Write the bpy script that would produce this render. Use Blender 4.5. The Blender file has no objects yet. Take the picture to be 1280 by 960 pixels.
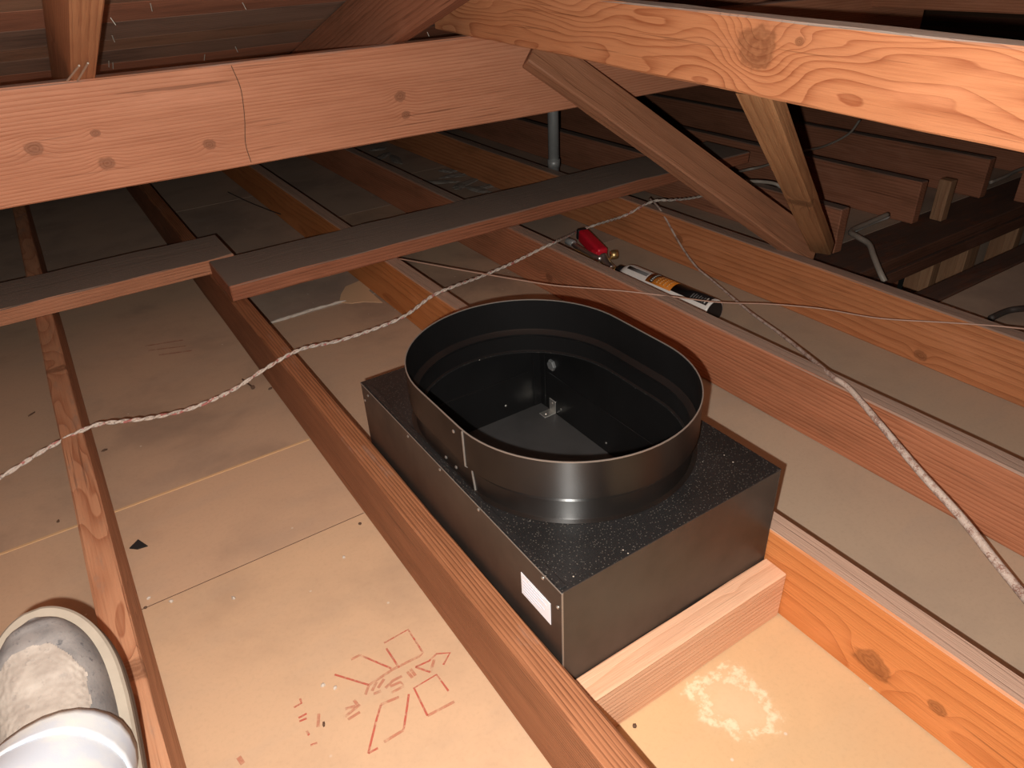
import bpy, bmesh, math, random
from mathutils import Vector, Matrix, noise as mnoise
random.seed(7)
S = bpy.context.scene
COL = S.collection

# ------------------------------------------------------------------ camera
# frame: X across the ceiling joists, Y along them, z = 0 at the joist tops
CAM = Vector((-0.3204, 0.0, 0.7231)); F = 902.44
RX = Vector((0.83379376, -0.55023175, -0.04508879))      # right
RY = Vector((0.32253863, 0.41921527, 0.84866212))        # up
RF = Vector((0.44805893, 0.72215205, -0.52701007))       # forward
cd = bpy.data.cameras.new('camera'); co = bpy.data.objects.new('camera', cd); COL.objects.link(co)
cd.sensor_width = 36; cd.lens = F / 1280 * 36; cd.clip_start = .01; cd.clip_end = 60
co.matrix_world = Matrix(((RX.x, RY.x, -RF.x, CAM.x), (RX.y, RY.y, -RF.y, CAM.y), (RX.z, RY.z, -RF.z, CAM.z), (0, 0, 0, 1)))
S.camera = co
# ------------------------------------------------------------------ world, light, exposure
w = bpy.data.worlds.new('dark_attic'); S.world = w; w.use_nodes = True
w.node_tree.nodes['Background'].inputs[0].default_value = (.75, .70, .62, 1)
w.node_tree.nodes['Background'].inputs[1].default_value = .004
fl = bpy.data.lights.new('camera_flash', 'POINT'); fl.energy = 62; fl.shadow_soft_size = .004; fl.color = (1, .965, .90)
fo = bpy.data.objects.new('camera_flash', fl); COL.objects.link(fo)
fo.location = CAM + RX * -.026 + RY * -.022
S.view_settings.view_transform = 'Standard'; S.view_settings.look = 'None'
S.view_settings.exposure = 0; S.view_settings.gamma = 1; S.view_settings.use_curve_mapping = False

# ------------------------------------------------------------------ helpers
SP = .4064; JH = .1373; JW = .038; FZ = -JH
def ray(u, v): return RX * ((u - 640) / F) - RY * ((v - 480) / F) + RF
def atz(u, v, z): d = ray(u, v); return CAM + d * ((z - CAM.z) / d.z)
def atx(u, v, x): d = ray(u, v); return CAM + d * ((x - CAM.x) / d.x)
def aty(u, v, y): d = ray(u, v); return CAM + d * (y / d.y)

def obj(name, bm, mat, parent=None, smooth=False):
    me = bpy.data.meshes.new(name); bm.normal_update(); bm.to_mesh(me); bm.free()
    if smooth:
        for f in me.polygons: f.use_smooth = True
    if mat: me.materials.append(mat)
    o = bpy.data.objects.new(name, me); COL.objects.link(o)
    if parent: o.parent = parent
    return o
def meshobj(name, verts, faces, mat, parent=None, smooth=False):
    bm = bmesh.new(); vs = [bm.verts.new(v) for v in verts]
    for f in faces:
        try: bm.faces.new([vs[i] for i in f])
        except ValueError: pass
    bmesh.ops.recalc_face_normals(bm, faces=bm.faces[:])
    return obj(name, bm, mat, parent, smooth)
def tag(o, label=None, cat=None, group=None, kind=None):
    if label: o['label'] = label
    if cat: o['category'] = cat
    if group: o['group'] = group
    if kind: o['kind'] = kind
    return o
def empty(name, loc=(0, 0, 0)):
    o = bpy.data.objects.new(name, None); COL.objects.link(o); o.location = loc; o.empty_display_size = .02; return o

def box_bm(L, W, H, bev=.002, cuts=0, jit=0., seg=1):
    bm = bmesh.new(); bmesh.ops.create_cube(bm, size=1)
    for v in bm.verts: v.co = Vector((v.co.x * L, v.co.y * W, v.co.z * H))
    if bev: bmesh.ops.bevel(bm, geom=bm.edges[:], offset=min(bev, W * .4, H * .4), segments=seg, affect='EDGES', profile=.6)
    for k in range(1, cuts + 1):
        x = -L / 2 + L * k / (cuts + 1)
        bmesh.ops.bisect_plane(bm, geom=bm.verts[:] + bm.edges[:] + bm.faces[:], plane_co=(x, 0, 0), plane_no=(1, 0, 0))
    if jit:
        for v in bm.verts:
            v.co.y += random.uniform(-jit, jit); v.co.z += random.uniform(-jit, jit)
    return bm
def frame(center, xa, za):
    xa = Vector(xa).normalized(); za = Vector(za); za = (za - xa * za.dot(xa)).normalized(); ya = za.cross(xa)
    c = Vector(center)
    return Matrix(((xa.x, ya.x, za.x, c.x), (xa.y, ya.y, za.y, c.y), (xa.z, ya.z, za.z, c.z), (0, 0, 0, 1)))
def board(name, center, xa, za, L, W, H, mat, parent=None, bev=.0025, cuts=0, jit=0.):
    o = obj(name, box_bm(L, W, H, bev, cuts, jit), mat, parent)
    m = frame(center, xa, za)
    if parent: o.matrix_parent_inverse = Matrix.Identity(4)
    o.matrix_basis = m if not parent else parent_inv(parent) @ m
    return o
def parent_inv(p):
    m = p.matrix_basis.copy(); q = p.parent
    while q: m = q.matrix_basis @ m; q = q.parent
    return m.inverted()
def yboard(name, x0, x1, y0, y1, z0, z1, mat, **k):     # a board running along Y
    return board(name, ((x0 + x1) / 2, (y0 + y1) / 2, (z0 + z1) / 2), (0, 1, 0), (0, 0, 1), y1 - y0, x1 - x0, z1 - z0, mat, **k)
def xboard(name, x0, x1, y0, y1, z0, z1, mat, **k):
    return board(name, ((x0 + x1) / 2, (y0 + y1) / 2, (z0 + z1) / 2), (1, 0, 0), (0, 0, 1), x1 - x0, y1 - y0, z1 - z0, mat, **k)
def zboard(name, x0, x1, y0, y1, z0, z1, mat, **k):     # upright, length along Z
    return board(name, ((x0 + x1) / 2, (y0 + y1) / 2, (z0 + z1) / 2), (0, 0, 1), (0, 1, 0), z1 - z0, x1 - x0, y1 - y0, mat, **k)

def catmull(pts, n=8):
    P = [Vector(p) for p in pts]; P = [P[0] * 2 - P[1]] + P + [P[-1] * 2 - P[-2]]; out = []
    for i in range(1, len(P) - 2):
        for k in range(n):
            t = k / n; a, b, c, d = P[i - 1:i + 3]
            out.append(.5 * ((2 * b) + (c - a) * t + (2 * a - 5 * b + 4 * c - d) * t * t + (3 * b - a - 3 * c + d) * t ** 3))
    out.append(P[-2]); return out
def tube_bm(pts, rad, sides=8, bm=None, caps=True):
    bm = bm or bmesh.new(); rings = []; prev = None
    for i, p in enumerate(pts):
        t = (pts[min(i + 1, len(pts) - 1)] - pts[max(i - 1, 0)]).normalized()
        if prev is None:
            a = Vector((0, 0, 1)) if abs(t.z) < .9 else Vector((1, 0, 0)); u = t.cross(a).normalized()
        else:
            u = (prev - t * prev.dot(t)).normalized()
        prev = u; v = t.cross(u); r = rad[i] if isinstance(rad, (list, tuple)) else rad
        ru, rv = r if isinstance(r, tuple) else (r, r)
        rings.append([bm.verts.new(p + u * math.cos(2 * math.pi * k / sides) * ru + v * math.sin(2 * math.pi * k / sides) * rv) for k in range(sides)])
    for a, b in zip(rings, rings[1:]):
        for k in range(sides): bm.faces.new((a[k], a[(k + 1) % sides], b[(k + 1) % sides], b[k]))
    if caps: bm.faces.new(rings[0][::-1]); bm.faces.new(rings[-1])
    bmesh.ops.recalc_face_normals(bm, faces=bm.faces[:])
    return bm
def rod(name, a, b, r, mat, parent=None, sides=10):
    return obj(name, tube_bm([Vector(a), Vector(b)], r, sides), mat, parent, False)
def lathe_bm(prof, sides=24, axis='Y'):                 # prof: (radius, along)
    bm = bmesh.new(); rings = []
    for r, y in prof:
        rings.append([bm.verts.new((r * math.cos(2 * math.pi * k / sides), y, r * math.sin(2 * math.pi * k / sides))) for k in range(sides)])
    for a, b in zip(rings, rings[1:]):
        for k in range(sides): bm.faces.new((a[k], a[(k + 1) % sides], b[(k + 1) % sides], b[k]))
    bm.faces.new(rings[0]); bm.faces.new(rings[-1][::-1])
    bmesh.ops.recalc_face_normals(bm, faces=bm.faces[:]); return bm

# ------------------------------------------------------------------ materials
class NT:
    def __init__(s, name):
        s.m = bpy.data.materials.new(name); s.m.use_nodes = True; s.t = s.m.node_tree
        s.b = s.t.nodes['Principled BSDF']; s.out = s.t.nodes['Material Output']
    def n(s, typ, **kw):
        d = s.t.nodes.new(typ)
        for k, v in kw.items(): setattr(d, k, v)
        return d
    def lk(s, a, b): s.t.links.new(a, b)
    def put(s, sock, v):
        if hasattr(v, 'is_output') or isinstance(v, bpy.types.NodeSocket): s.lk(v, sock)
        else: sock.default_value = v
    def math(s, op, a, b=0., c=0., clamp=False):
        d = s.n('ShaderNodeMath', operation=op, use_clamp=clamp)
        for i, v in enumerate((a, b, c)): s.put(d.inputs[i], v)
        return d.outputs[0]
    def vmath(s, op, a, b=(0, 0, 0)):
        d = s.n('ShaderNodeVectorMath', operation=op); s.put(d.inputs[0], a); s.put(d.inputs[1], b)
        return d.outputs['Value'] if op in ('LENGTH', 'DISTANCE', 'DOT_PRODUCT') else d.outputs['Vector']
    def noise(s, vec, scale=1., detail=3., rough=.55, dist=0.):
        d = s.n('ShaderNodeTexNoise'); s.put(d.inputs['Vector'], vec); d.inputs['Scale'].default_value = scale
        d.inputs['Detail'].default_value = detail; d.inputs['Roughness'].default_value = rough; d.inputs['Distortion'].default_value = dist
        return d.outputs['Fac']
    def mix(s, fac, a, b):
        d = s.n('ShaderNodeMix', data_type='RGBA'); s.put(d.inputs[0], fac)
        s.put(d.inputs[6], a if isinstance(a, bpy.types.NodeSocket) else (*a, 1)); s.put(d.inputs[7], b if isinstance(b, bpy.types.NodeSocket) else (*b, 1))
        return d.outputs[2]
    def smooth(s, v, a, b):
        d = s.n('ShaderNodeMapRange', interpolation_type='SMOOTHSTEP'); s.put(d.inputs[0], v); d.inputs[1].default_value = a; d.inputs[2].default_value = b
        return d.outputs[0]
    def bump(s, h, strength=.3, dist=.002):
        d = s.n('ShaderNodeBump'); d.inputs['Strength'].default_value = strength; d.inputs['Distance'].default_value = dist
        s.lk(h, d.inputs['Height']); s.lk(d.outputs[0], s.b.inputs['Normal'])

def plain(name, col, rough=.5, metal=0., vary=0., scale=40., spec=.5, bump=0.):
    t = NT(name); t.b.inputs['Roughness'].default_value = rough; t.b.inputs['Metallic'].default_value = metal
    t.b.inputs['Specular IOR Level'].default_value = spec
    tc = t.n('ShaderNodeTexCoord').outputs['Object']
    nz = t.noise(tc, scale, 4)
    if vary: t.lk(t.mix(t.math('MULTIPLY', nz, vary), col, tuple(c * .35 for c in col)), t.b.inputs['Base Color'])
    else: t.b.inputs['Base Color'].default_value = (*col, 1)
    if bump: t.bump(nz, bump, .002)
    return t.m

def wood(name, light, dark, spacing=.006, pith=(.01, -.09), warp=.012, dust=0., dustcol=(.20, .165, .14), knots=(), seed=0.,
         contrast=.75, stain=.35, staincol=(.10, .045, .02), rough=.62, sharp=2.2):
    """sawn lumber: rings round a pith axis along local x, warped; knots = ((x,y,z), radius); dust lies on upward faces"""
    t = NT(name)
    P = t.n('ShaderNodeTexCoord').outputs['Object']
    V = t.vmath('ADD', P, (seed * 3.7, seed * 1.3, seed * 2.1))
    sep = t.n('ShaderNodeSeparateXYZ'); t.lk(P, sep.inputs[0])
    n1 = t.noise(t.vmath('MULTIPLY', V, (2.2, 10, 10)), 1, 2, .5)
    n2 = t.noise(t.vmath('MULTIPLY', V, (9, 70, 70)), 1, 2, .5)
    fib = t.noise(t.vmath('MULTIPLY', V, (14, 420, 420)), 1, 2, .6)
    blot = t.noise(t.vmath('MULTIPLY', V, (3.0, 13, 13)), 1, 4, .6, .4)
    dy = t.math('SUBTRACT', sep.outputs[1], pith[0]); dz = t.math('SUBTRACT', sep.outputs[2], pith[1])
    r = t.math('SQRT', t.math('ADD', t.math('MULTIPLY', dy, dy), t.math('MULTIPLY', dz, dz)))
    r = t.math('MULTIPLY_ADD', n1, warp, r); r = t.math('MULTIPLY_ADD', n2, .0016, r)
    kmask = None; kring = None; kn_ = t.noise(t.vmath('MULTIPLY', V, (45, 45, 45)), 1, 3, .6) if knots else None
    for (kp, kr) in knots:
        dd = t.vmath('LENGTH', t.vmath('MULTIPLY', t.vmath('SUBTRACT', P, kp), (.8, .35, 1)))
        g = t.math('EXPONENT', t.math('MULTIPLY', t.math('POWER', t.math('DIVIDE', dd, kr * 1.9), 2), -1.))
        r = t.math('MULTIPLY_ADD', g, kr * 1.1, r)
        dn = t.math('ADD', dd, t.math('MULTIPLY', t.math('SUBTRACT', kn_, .5), kr * 1.3))
        k = t.smooth(dn, kr * 1.25, kr * .8)
        kr2 = t.math('MULTIPLY', t.math('SINE', t.math('MULTIPLY', dn, 2 * math.pi / (kr * .42))), k)
        kmask = k if kmask is None else t.math('MAXIMUM', kmask, k)
        kring = kr2 if kring is None else t.math('ADD', kring, kr2)
    fr = t.math('FRACT', t.math('DIVIDE', r, spacing))
    ring = t.math('POWER', fr, sharp)                                   # slow early wood, abrupt late wood
    ring = t.math('MULTIPLY', ring, t.smooth(fr, 1.0, .93))
    strk = t.noise(t.vmath('MULTIPLY', V, (1.6, 55, 55)), 1, 3, .6); amp = t.noise(t.vmath('MULTIPLY', V, (5, 22, 22)), 1, 2, .5)
    f = t.math('MULTIPLY', t.math('MULTIPLY', ring, contrast), t.math('MULTIPLY_ADD', amp, 1.3, .35)); f = t.math('MULTIPLY_ADD', t.math('SUBTRACT', strk, .5), .9, f); f = t.math('MULTIPLY_ADD', t.math('SUBTRACT', fib, .5), .8, f, clamp=True)
    c = t.mix(f, light, dark)
    c = t.mix(t.math('MULTIPLY', t.smooth(blot, .46, .74), stain), c, staincol)
    pale = tuple(min(1, q * 1.25 + .03) for q in light)
    c = t.mix(t.math('MULTIPLY', t.smooth(blot, .44, .24), .45), c, pale)
    if kmask is not None:
        kc = t.mix(t.math('MULTIPLY_ADD', kring, .35, .45, clamp=True), tuple(q * .55 for q in light), tuple(q * .45 for q in dark))
        c = t.mix(t.math('MULTIPLY', kmask, .72), c, kc)
    chk = t.noise(t.vmath('MULTIPLY', V, (4, 190, 190)), 1, 2, .5)
    c = t.mix(t.math('MULTIPLY', t.smooth(chk, .64, .74), .55), c, tuple(q * .4 for q in dark))
    if dust:
        ge = t.n('ShaderNodeNewGeometry'); sn = t.n('ShaderNodeSeparateXYZ'); t.lk(ge.outputs['Normal'], sn.inputs[0])
        dn = t.noise(t.vmath('MULTIPLY', V, (9, 30, 30)), 1, 5, .65)
        d = t.math('MULTIPLY', t.smooth(sn.outputs[2], .45, .9), t.smooth(dn, .62 - dust * .55, .80 - dust * .45))
        c = t.mix(t.math('MULTIPLY', d, min(1, .55 + dust * .4)), c, dustcol)
    t.lk(c, t.b.inputs['Base Color'])
    t.b.inputs['Roughness'].default_value = rough; t.b.inputs['Specular IOR Level'].default_value = .3
    h = t.math('ADD', t.math('MULTIPLY', ring, -.6), fib)
    t.bump(h, .55, .0016)
    return t.m

REDL, REDD = (.50, .215, .11), (.27, .085, .035)
M = {}
M['steel'] = plain('zinc_steel', (.62, .60, .56), .35, .9, .3, 200)
M['galv'] = plain('galvanised', (.46, .47, .46), .45, .35, .6, 25)
M['brass'] = plain('brass', (.80, .58, .26), .38, .9, .2, 90)
M['chrome'] = plain('chrome', (.85, .85, .84), .38, 1., .2, 60)
M['nail'] = plain('nail_steel', (.55, .50, .42), .45, .5, .3, 300)
M['red'] = plain('red_plastic', (.62, .012, .03), .38, 0, .2, 120)
M['blackplastic'] = plain('black_plastic', (.012, .012, .013), .45)
M['canwhite'] = plain('can_white_paint', (.84, .82, .78), .25, 0, .12, 60)
M['cangrey'] = plain('can_grey_print', (.16, .16, .16), .3)
M['canorange'] = plain('can_orange_print', (.72, .24, .03), .3, 0, .2, 80)
M['canblack'] = plain('can_black_print_base_shade', (.012, .012, .014), .3)
M['opale'] = plain('orange_print_pale', (.75, .42, .18), .4)
M['print'] = plain('white_print', (.7, .68, .62), .4)
M['sticker'] = plain('sticker_paper', (.80, .82, .88), .55)
M['ink'] = plain('faint_blue_ink', (.62, .66, .78), .6)
M['plaster'] = plain('plaster', (.62, .56, .48), .9, 0, .45, 60, .2, .6)
M['dark'] = plain('dark_scrap', (.014, .013, .013), .8)
M['chip'] = plain('brown_chip', (.11, .06, .035), .8, 0, .4, 200)
M['copper'] = plain('thin_wire_insulation', (.58, .36, .27), .5, 0, .35, 90)
def strandmat(name, c1, c2, th):
    t = NT(name); P = t.n('ShaderNodeTexCoord').outputs['Object']; a = t.noise(P, 55, 3, .7); b = t.noise(P, 260, 2, .6)
    c = t.mix(t.smooth(a, th, th + .08), c1, c2); c = t.mix(t.math('MULTIPLY', t.smooth(b, .55, .7), .7), c, (.16, .12, .10)); t.lk(c, t.b.inputs['Base Color']); t.b.inputs['Roughness'].default_value = .85; t.bump(b, .6, .0008); return t.m
M['strand1'] = strandmat('cloth_wire_pale', (.60, .53, .46), (.42, .36, .31), .55)
M['strand2'] = strandmat('cloth_wire_red', (.58, .50, .43), (.45, .16, .14), .50)
M['darkcable'] = plain('dark_cable', (.05, .04, .035), .6, 0, .5, 80)
M['whitecable'] = plain('white_cable', (.36, .31, .26), .5, 0, .4, 60)
M['felt'] = plain('dark_backing', (.02, .016, .014), .9)

def drywall_mat(name, base, seed, stain=None, sooty=.5):
    t = NT(name); P = t.n('ShaderNodeNewGeometry').outputs['Position']
    V = t.vmath('ADD', P, (seed, seed * .7, 0))
    a = t.noise(V, 3.2, 5, .6, .3); b = t.noise(t.vmath('MULTIPLY', V, (5, 16, 5)), 1, 4, .6); s = t.noise(V, 160, 3, .7)
    v = t.n('ShaderNodeTexVoronoi'); t.lk(V, v.inputs['Vector']); v.inputs['Scale'].default_value = 26
    c = t.mix(t.math('MULTIPLY', t.smooth(a, .42, .72), sooty), base, (base[0] * .52, base[1] * .54, base[2] * .60))
    c = t.mix(t.math('MULTIPLY', t.smooth(b, .48, .72), .35), c, (base[0] * .86, base[1] * .92, base[2] * 1.0))
    c = t.mix(t.math('MULTIPLY', t.smooth(s, .45, .75), .16), c, tuple(q * .62 for q in base))
    c = t.mix(t.math('MULTIPLY', t.smooth(v.outputs['Distance'], .075, .03), t.smooth(a, .50, .56)), c, (.62, .53, .42))
    if stain:
        (sx, sy, sr) = stain
        q = t.vmath('MULTIPLY', t.vmath('SUBTRACT', P, (sx, sy, 0)), (1, 1, 0))
        wob = t.math('MULTIPLY', t.math('SUBTRACT', t.noise(P, 17, 4, .65), .5), sr * 2.6)
        d = t.math('ADD', t.vmath('LENGTH', q), wob)
        edge = t.smooth(t.math('ABSOLUTE', t.math('SUBTRACT', d, sr)), sr * .34, sr * .05)
        edge = t.math('MULTIPLY', edge, t.smooth(t.noise(P, 70, 4, .7), .36, .62))
        fill = t.math('MULTIPLY', t.smooth(d, sr * 1.7, sr * .3), .28)
        c = t.mix(t.math('MAXIMUM', t.math('MULTIPLY', edge, .8), fill), c, (.80, .70, .50))
    t.lk(c, t.b.inputs['Base Color']); t.b.inputs['Roughness'].default_value = .82; t.b.inputs['Specular IOR Level'].default_value = .2
    t.bump(t.math('ADD', t.math('MULTIPLY', s, .12), a), .10, .004)
    return t.m
TAN = (.60, .405, .255)
M['dry_a'] = drywall_mat('kraft_drywall_a', TAN, .3)
M['dry_b'] = drywall_mat('kraft_drywall_b', (.56, .375, .245), 2.9)
M['dry_c'] = drywall_mat('kraft_drywall_c', (.50, .34, .23), 5.2, sooty=.75)
M['dry_y'] = drywall_mat('kraft_drywall_yellow', (.63, .425, .235), 7.7, stain=(.205, .345, .040), sooty=.2)
M['dry_g'] = drywall_mat('kraft_drywall_grey', (.47, .36, .26), 9.1, sooty=.35)
M['dry_d'] = drywall_mat('kraft_drywall_dusty', (.43, .315, .235), 11.4, sooty=.6)
M['tanedge'] = plain('bare_paper_edge', (.66, .42, .22), .85, 0, .2, 60)

def metal_black(name, col, rough, specks=0., spec=.5):
    t = NT(name); P = t.n('ShaderNodeTexCoord').outputs['Object']
    a = t.noise(P, 9, 4, .6); s = t.noise(P, 420, 2, .6)
    c = t.mix(t.smooth(a, .35, .75), col, tuple(q * .6 for q in col))
    if specks:
        v = t.n('ShaderNodeTexVoronoi'); t.lk(P, v.inputs['Vector']); v.inputs['Scale'].default_value = 75
        v2 = t.n('ShaderNodeTexVoronoi'); t.lk(P, v2.inputs['Vector']); v2.inputs['Scale'].default_value = 300
        k = t.math('MULTIPLY', t.smooth(v.outputs['Distance'], .10, .05), t.smooth(t.noise(P, 30, 2), .56, .62))
        k = t.math('MAXIMUM', k, t.math('MULTIPLY', t.smooth(v2.outputs['Distance'], .26, .12), .16))
        c = t.mix(t.math('MULTIPLY', k, specks), c, (.55, .50, .42))
    t.lk(c, t.b.inputs['Base Color'])
    t.lk(t.math('MULTIPLY_ADD', t.math('SUBTRACT', a, .5), .25, rough), t.b.inputs['Roughness'])
    t.b.inputs['Specular IOR Level'].default_value = spec
    t.bump(s, .05 if not specks else .22, .0006)
    return t.m
M['mside'] = metal_black('black_sheet_side', (.037, .028, .0235), .40)
M['mtop'] = metal_black('black_sheet_dusty_top', (.014, .0135, .0138), .36, 1.)
M['mcollar'] = metal_black('black_collar', (.0095, .008, .0072), .36, 0, .75)
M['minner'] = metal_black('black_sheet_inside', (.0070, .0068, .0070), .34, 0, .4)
M['mfloor'] = metal_black('grey_floor_sheet', (.048, .047, .047), .40)
_c = M['mcollar'].node_tree; _b = _c.nodes['Principled BSDF']; _t = _c.nodes.new('ShaderNodeTangent'); _t.direction_type = 'RADIAL'; _t.axis = 'Z'
_c.links.new(_t.outputs[0], _b.inputs['Tangent']); _b.inputs['Anisotropic'].default_value = .96; _b.inputs['Anisotropic Rotation'].default_value = .25
M['cutedge'] = plain('bare_cut_edge', (.30, .27, .24), .4, .6)

def thing_wood(**k): return wood(**k)
# ------------------------------------------------------------------ the setting: drywall underside seen from above
fb = meshobj('floor', [(-1.6, -.7, FZ - .03), (1.20, -.7, FZ - .03), (1.20, 4.1, FZ - .03), (-1.6, 4.1, FZ - .03),
                       (-1.6, -.7, FZ - .0135), (1.20, -.7, FZ - .0135), (1.20, 4.1, FZ - .0135), (-1.6, 4.1, FZ - .0135)],
             [(0, 1, 2, 3), (4, 5, 6, 7), (0, 1, 5, 4), (1, 2, 6, 5), (2, 3, 7, 6), (3, 0, 4, 7)], M['felt'])
tag(fb, 'back of the tan paper faced drywall ceiling between the joists', None, None, 'structure')
def panel(x0, x1, y0, y1, mat):
    return xboard('drywall_panel', x0, x1, y0, y1, FZ - .0127, FZ, mat, parent=fb, bev=0)
XB, XC, XD, XE = -JW / 2, SP - JW / 2, .8004 - JW / 2, 1.2242 - JW / 2
g = .0010
panel(-1.55, XB, -.65, .9775 - g, M['dry_a']); panel(-1.55, XB, .9775 + g, 1.251, M['dry_b']); panel(-1.55, XB, 1.257, 2.45, M['dry_c']); panel(-1.55, XB, 2.452, 4.0, M['dry_d'])
panel(XB, XC, -.65, .9775, M['dry_y']); panel(XB, XC, .98, 1.833, M['dry_c']); panel(XB, XC, 1.838, 3.05, M['dry_d']); panel(XB, XC, 3.053, 4.0, M['dry_d'])
panel(XC, XD, -.65, 1.34, M['dry_g']); panel(XC, XD, 1.342, 2.56, M['dry_c']); panel(XC, XD, 2.562, 4.0, M['dry_d'])
panel(XD, XE, -.65, 1.72, M['dry_g']); panel(XD, XE, 1.722, 2.9, M['dry_d']); panel(XD, XE, 2.902, 4.0, M['dry_d'])
panel(XE, 3.9, -.65, .835, M['dry_d']); panel(XE, 3.9, 1.245, 2.6, M['dry_d']); panel(XE, 3.9, 2.602, 4.0, M['dry_d'])
xboard('joint_shade', -1.5, XB - .02, .9775 - g, .9775 + g, FZ - .006, FZ - .0003, M['chip'], parent=fb, bev=0)  # dark strip laid in the joint, paints the shadow line of the gap
o = xboard('paper_edge', -1.5, XB - .02, 1.2512, 1.2568, FZ - .006, FZ + .0012, M['tanedge'], parent=fb, bev=.0004)

# ------------------------------------------------------------------ ceiling joists
def joist(label, xr, y0, y1, mat, cat='joist', group=None):
    o = yboard('ceiling_joist', xr - JW, xr, y0, y1, FZ, 0, mat, bev=.003, cuts=22, jit=.0007)
    return tag(o, label, cat, group)
def kn(yc, dy, dz, r, dx=0.):      # knot at world y, local (dx across, dz up from joist middle)
    return ((dy - yc, dx, dz + JH / 2), r)
joist('joist with wavy grain on top beside the grey shoe', -SP - .0032, -.6, 3.9,
      wood('wood_joist_shoe', (.52, .26, .145), (.31, .115, .055), .013, (.0, -.055), .15, .2, (.26, .19, .145), [kn(1.65, .727, 0, .014), kn(1.65, 1.62, 0, .010)], 1.1, .8, .25, (.22, .08, .04)))
joist('brown fine-grained joist along the label side of the black box', 0, -.6, 3.9,
      wood('wood_joist_box_left', (.36, .150, .070), (.135, .046, .020), .0048, (.05, .10), .010, .10, (.33, .215, .165), [], 2.3, .9, .55, (.17, .06, .022)))
joist('orange knotty joist that the pale block butts against', SP, -.6, 3.9,
      wood('wood_joist_orange', (.58, .212, .066), (.36, .10, .024), .011, (-.10, -.05), .03, 1.0, (.42, .285, .215), [kn(1.65, .266, -.096, .019, .019), kn(1.65, .183, -.088, .009, .019)], 3.2, .6, .25, (.40, .11, .025)))
joist('reddish joist beside the blow torch', .8004, -.6, 3.9,
      wood('wood_joist_torch', (.47, .185, .095), (.28, .085, .035), .0075, (-.03, .12), .020, .95, (.36, .26, .205), [kn(1.65, 1.52, -.09, .012, .019)], 4.6, .75, .35))
joist('orange brown joist the slanting braces come down behind', 1.2242, -.6, 3.9,
      wood('wood_joist_braces', (.52, .205, .085), (.31, .095, .033), .013, (-.045, -.09), .032, .95, (.31, .22, .175), [kn(1.65, .69, -.115, .011, .019), kn(1.65, 1.45, -.06, .012, .019)], 5.9, .7, .35))
mfar = wood('wood_far_joist', (.36, .15, .085), (.20, .07, .035), .008, (-.03, .1), .02, .9, (.19, .15, .125), [], 7.3, .7, .4)
for i, lab in ((4, 'short-cut joist with its sawn end right beside the two brace feet'),
               (5, 'dark joist end between the two other cut joist ends'),
               (6, 'dark joist with its sawn end beside the thin upright stud')):
    o = joist(lab, SP * i + (.004 if i == 4 else 0), 1.205, 3.9, mfar, 'joist', 'joists cut short at the framed opening')
joist('dark joist beyond the row of cut joist ends', SP * 7, 1.205, 3.9, mfar, 'joist', 'joists cut short at the framed opening')
joist('joist hidden on the far side of the shoe', -2 * SP, -.6, 3.9, mfar)

# strongbacks laid flat across the joists
tag(xboard('strongback_board', -.035, 1.78, 1.717, 1.921, .0005, .041, wood('wood_strongback_a', (.42, .16, .085), (.25, .085, .04), .006, (.02, .12), .012, 1., (.255, .202, .165), [], 8.4, .7, .4, (.16, .05, .025)), cuts=20, jit=.0012),
    'flat dusty board laid across the joists, passing under the long brace', 'board')
tag(xboard('strongback_board', -1.5, .033, 1.932, 2.125, .0005, .041, wood('wood_strongback_b', (.55, .24, .13), (.36, .13, .065), .006, (.02, .12), .012, 1., (.255, .202, .165), [], 9.7, .6, .3, (.20, .07, .035)), cuts=20, jit=.0012),
    'flat dusty board lapped behind the end of another flat board', 'board')

# block in front of the box
tag(xboard('blocking', .001, .3672, .4065, .4435, FZ + .0005, -.0505, wood('wood_block', (.74, .44, .28), (.56, .27, .15), .008, (-.03, -.07), .015, 0., (.5, .3, .2), [((.10, 0, .03), .006)], 10.2, .55, .15, (.40, .22, .15), .6), bev=.002, cuts=4, jit=.0005),
    'new pale pink lumber block butted against the front of the black box', 'block')

# ------------------------------------------------------------------ roof: sheathing planks, rafters
TS = .31; ZM = .69; ang = math.atan(TS)
def zmain(y): return ZM - TS * (y - 1.5)
def zhip(x): return .43 - TS * (x - 3.0)
N0 = Vector((0, math.sin(ang), math.cos(ang)))            # main roof plane normal (up)
NH = Vector((math.sin(ang), 0, math.cos(ang)))
cl = meshobj('ceiling', [(-1.7, -.75, zmain(-.75) + .03), (-.10, -.75, zmain(-.75) + .03), (4.85, 4.2, zmain(4.2) + .03), (-1.7, 4.2, zmain(4.2) + .03),
                         (5.1, -.75, zhip(5.1) + .03), (5.1, 4.43, zhip(5.1) + .03)],
             [(0, 1, 2, 3), (1, 4, 5, 2)], M['felt'])
tag(cl, 'underside of the low attic roof boarded with rough planks', None, None, 'structure')
PL = [wood('wood_plank_grey', (.36, .225, .165), (.19, .11, .075), .010, (.3, .0), .03, 0, (.1, .1, .1), [], 12.1, .7, .55, (.07, .045, .035)),
      wood('wood_plank_red', (.50, .215, .13), (.32, .115, .06), .010, (.3, .0), .03, 0, (.1, .1, .1), [], 13.8, .6, .4, (.12, .06, .04)),
      wood('wood_plank_brown', (.40, .225, .145), (.22, .11, .065), .009, (.25, .02), .03, 0, (.1, .1, .1), [], 15.1, .7, .5, (.09, .05, .035))]
y = -.7; i = 0; seq = (0, 2, 1, 0, 2, 0, 1, 2, 0)
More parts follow.
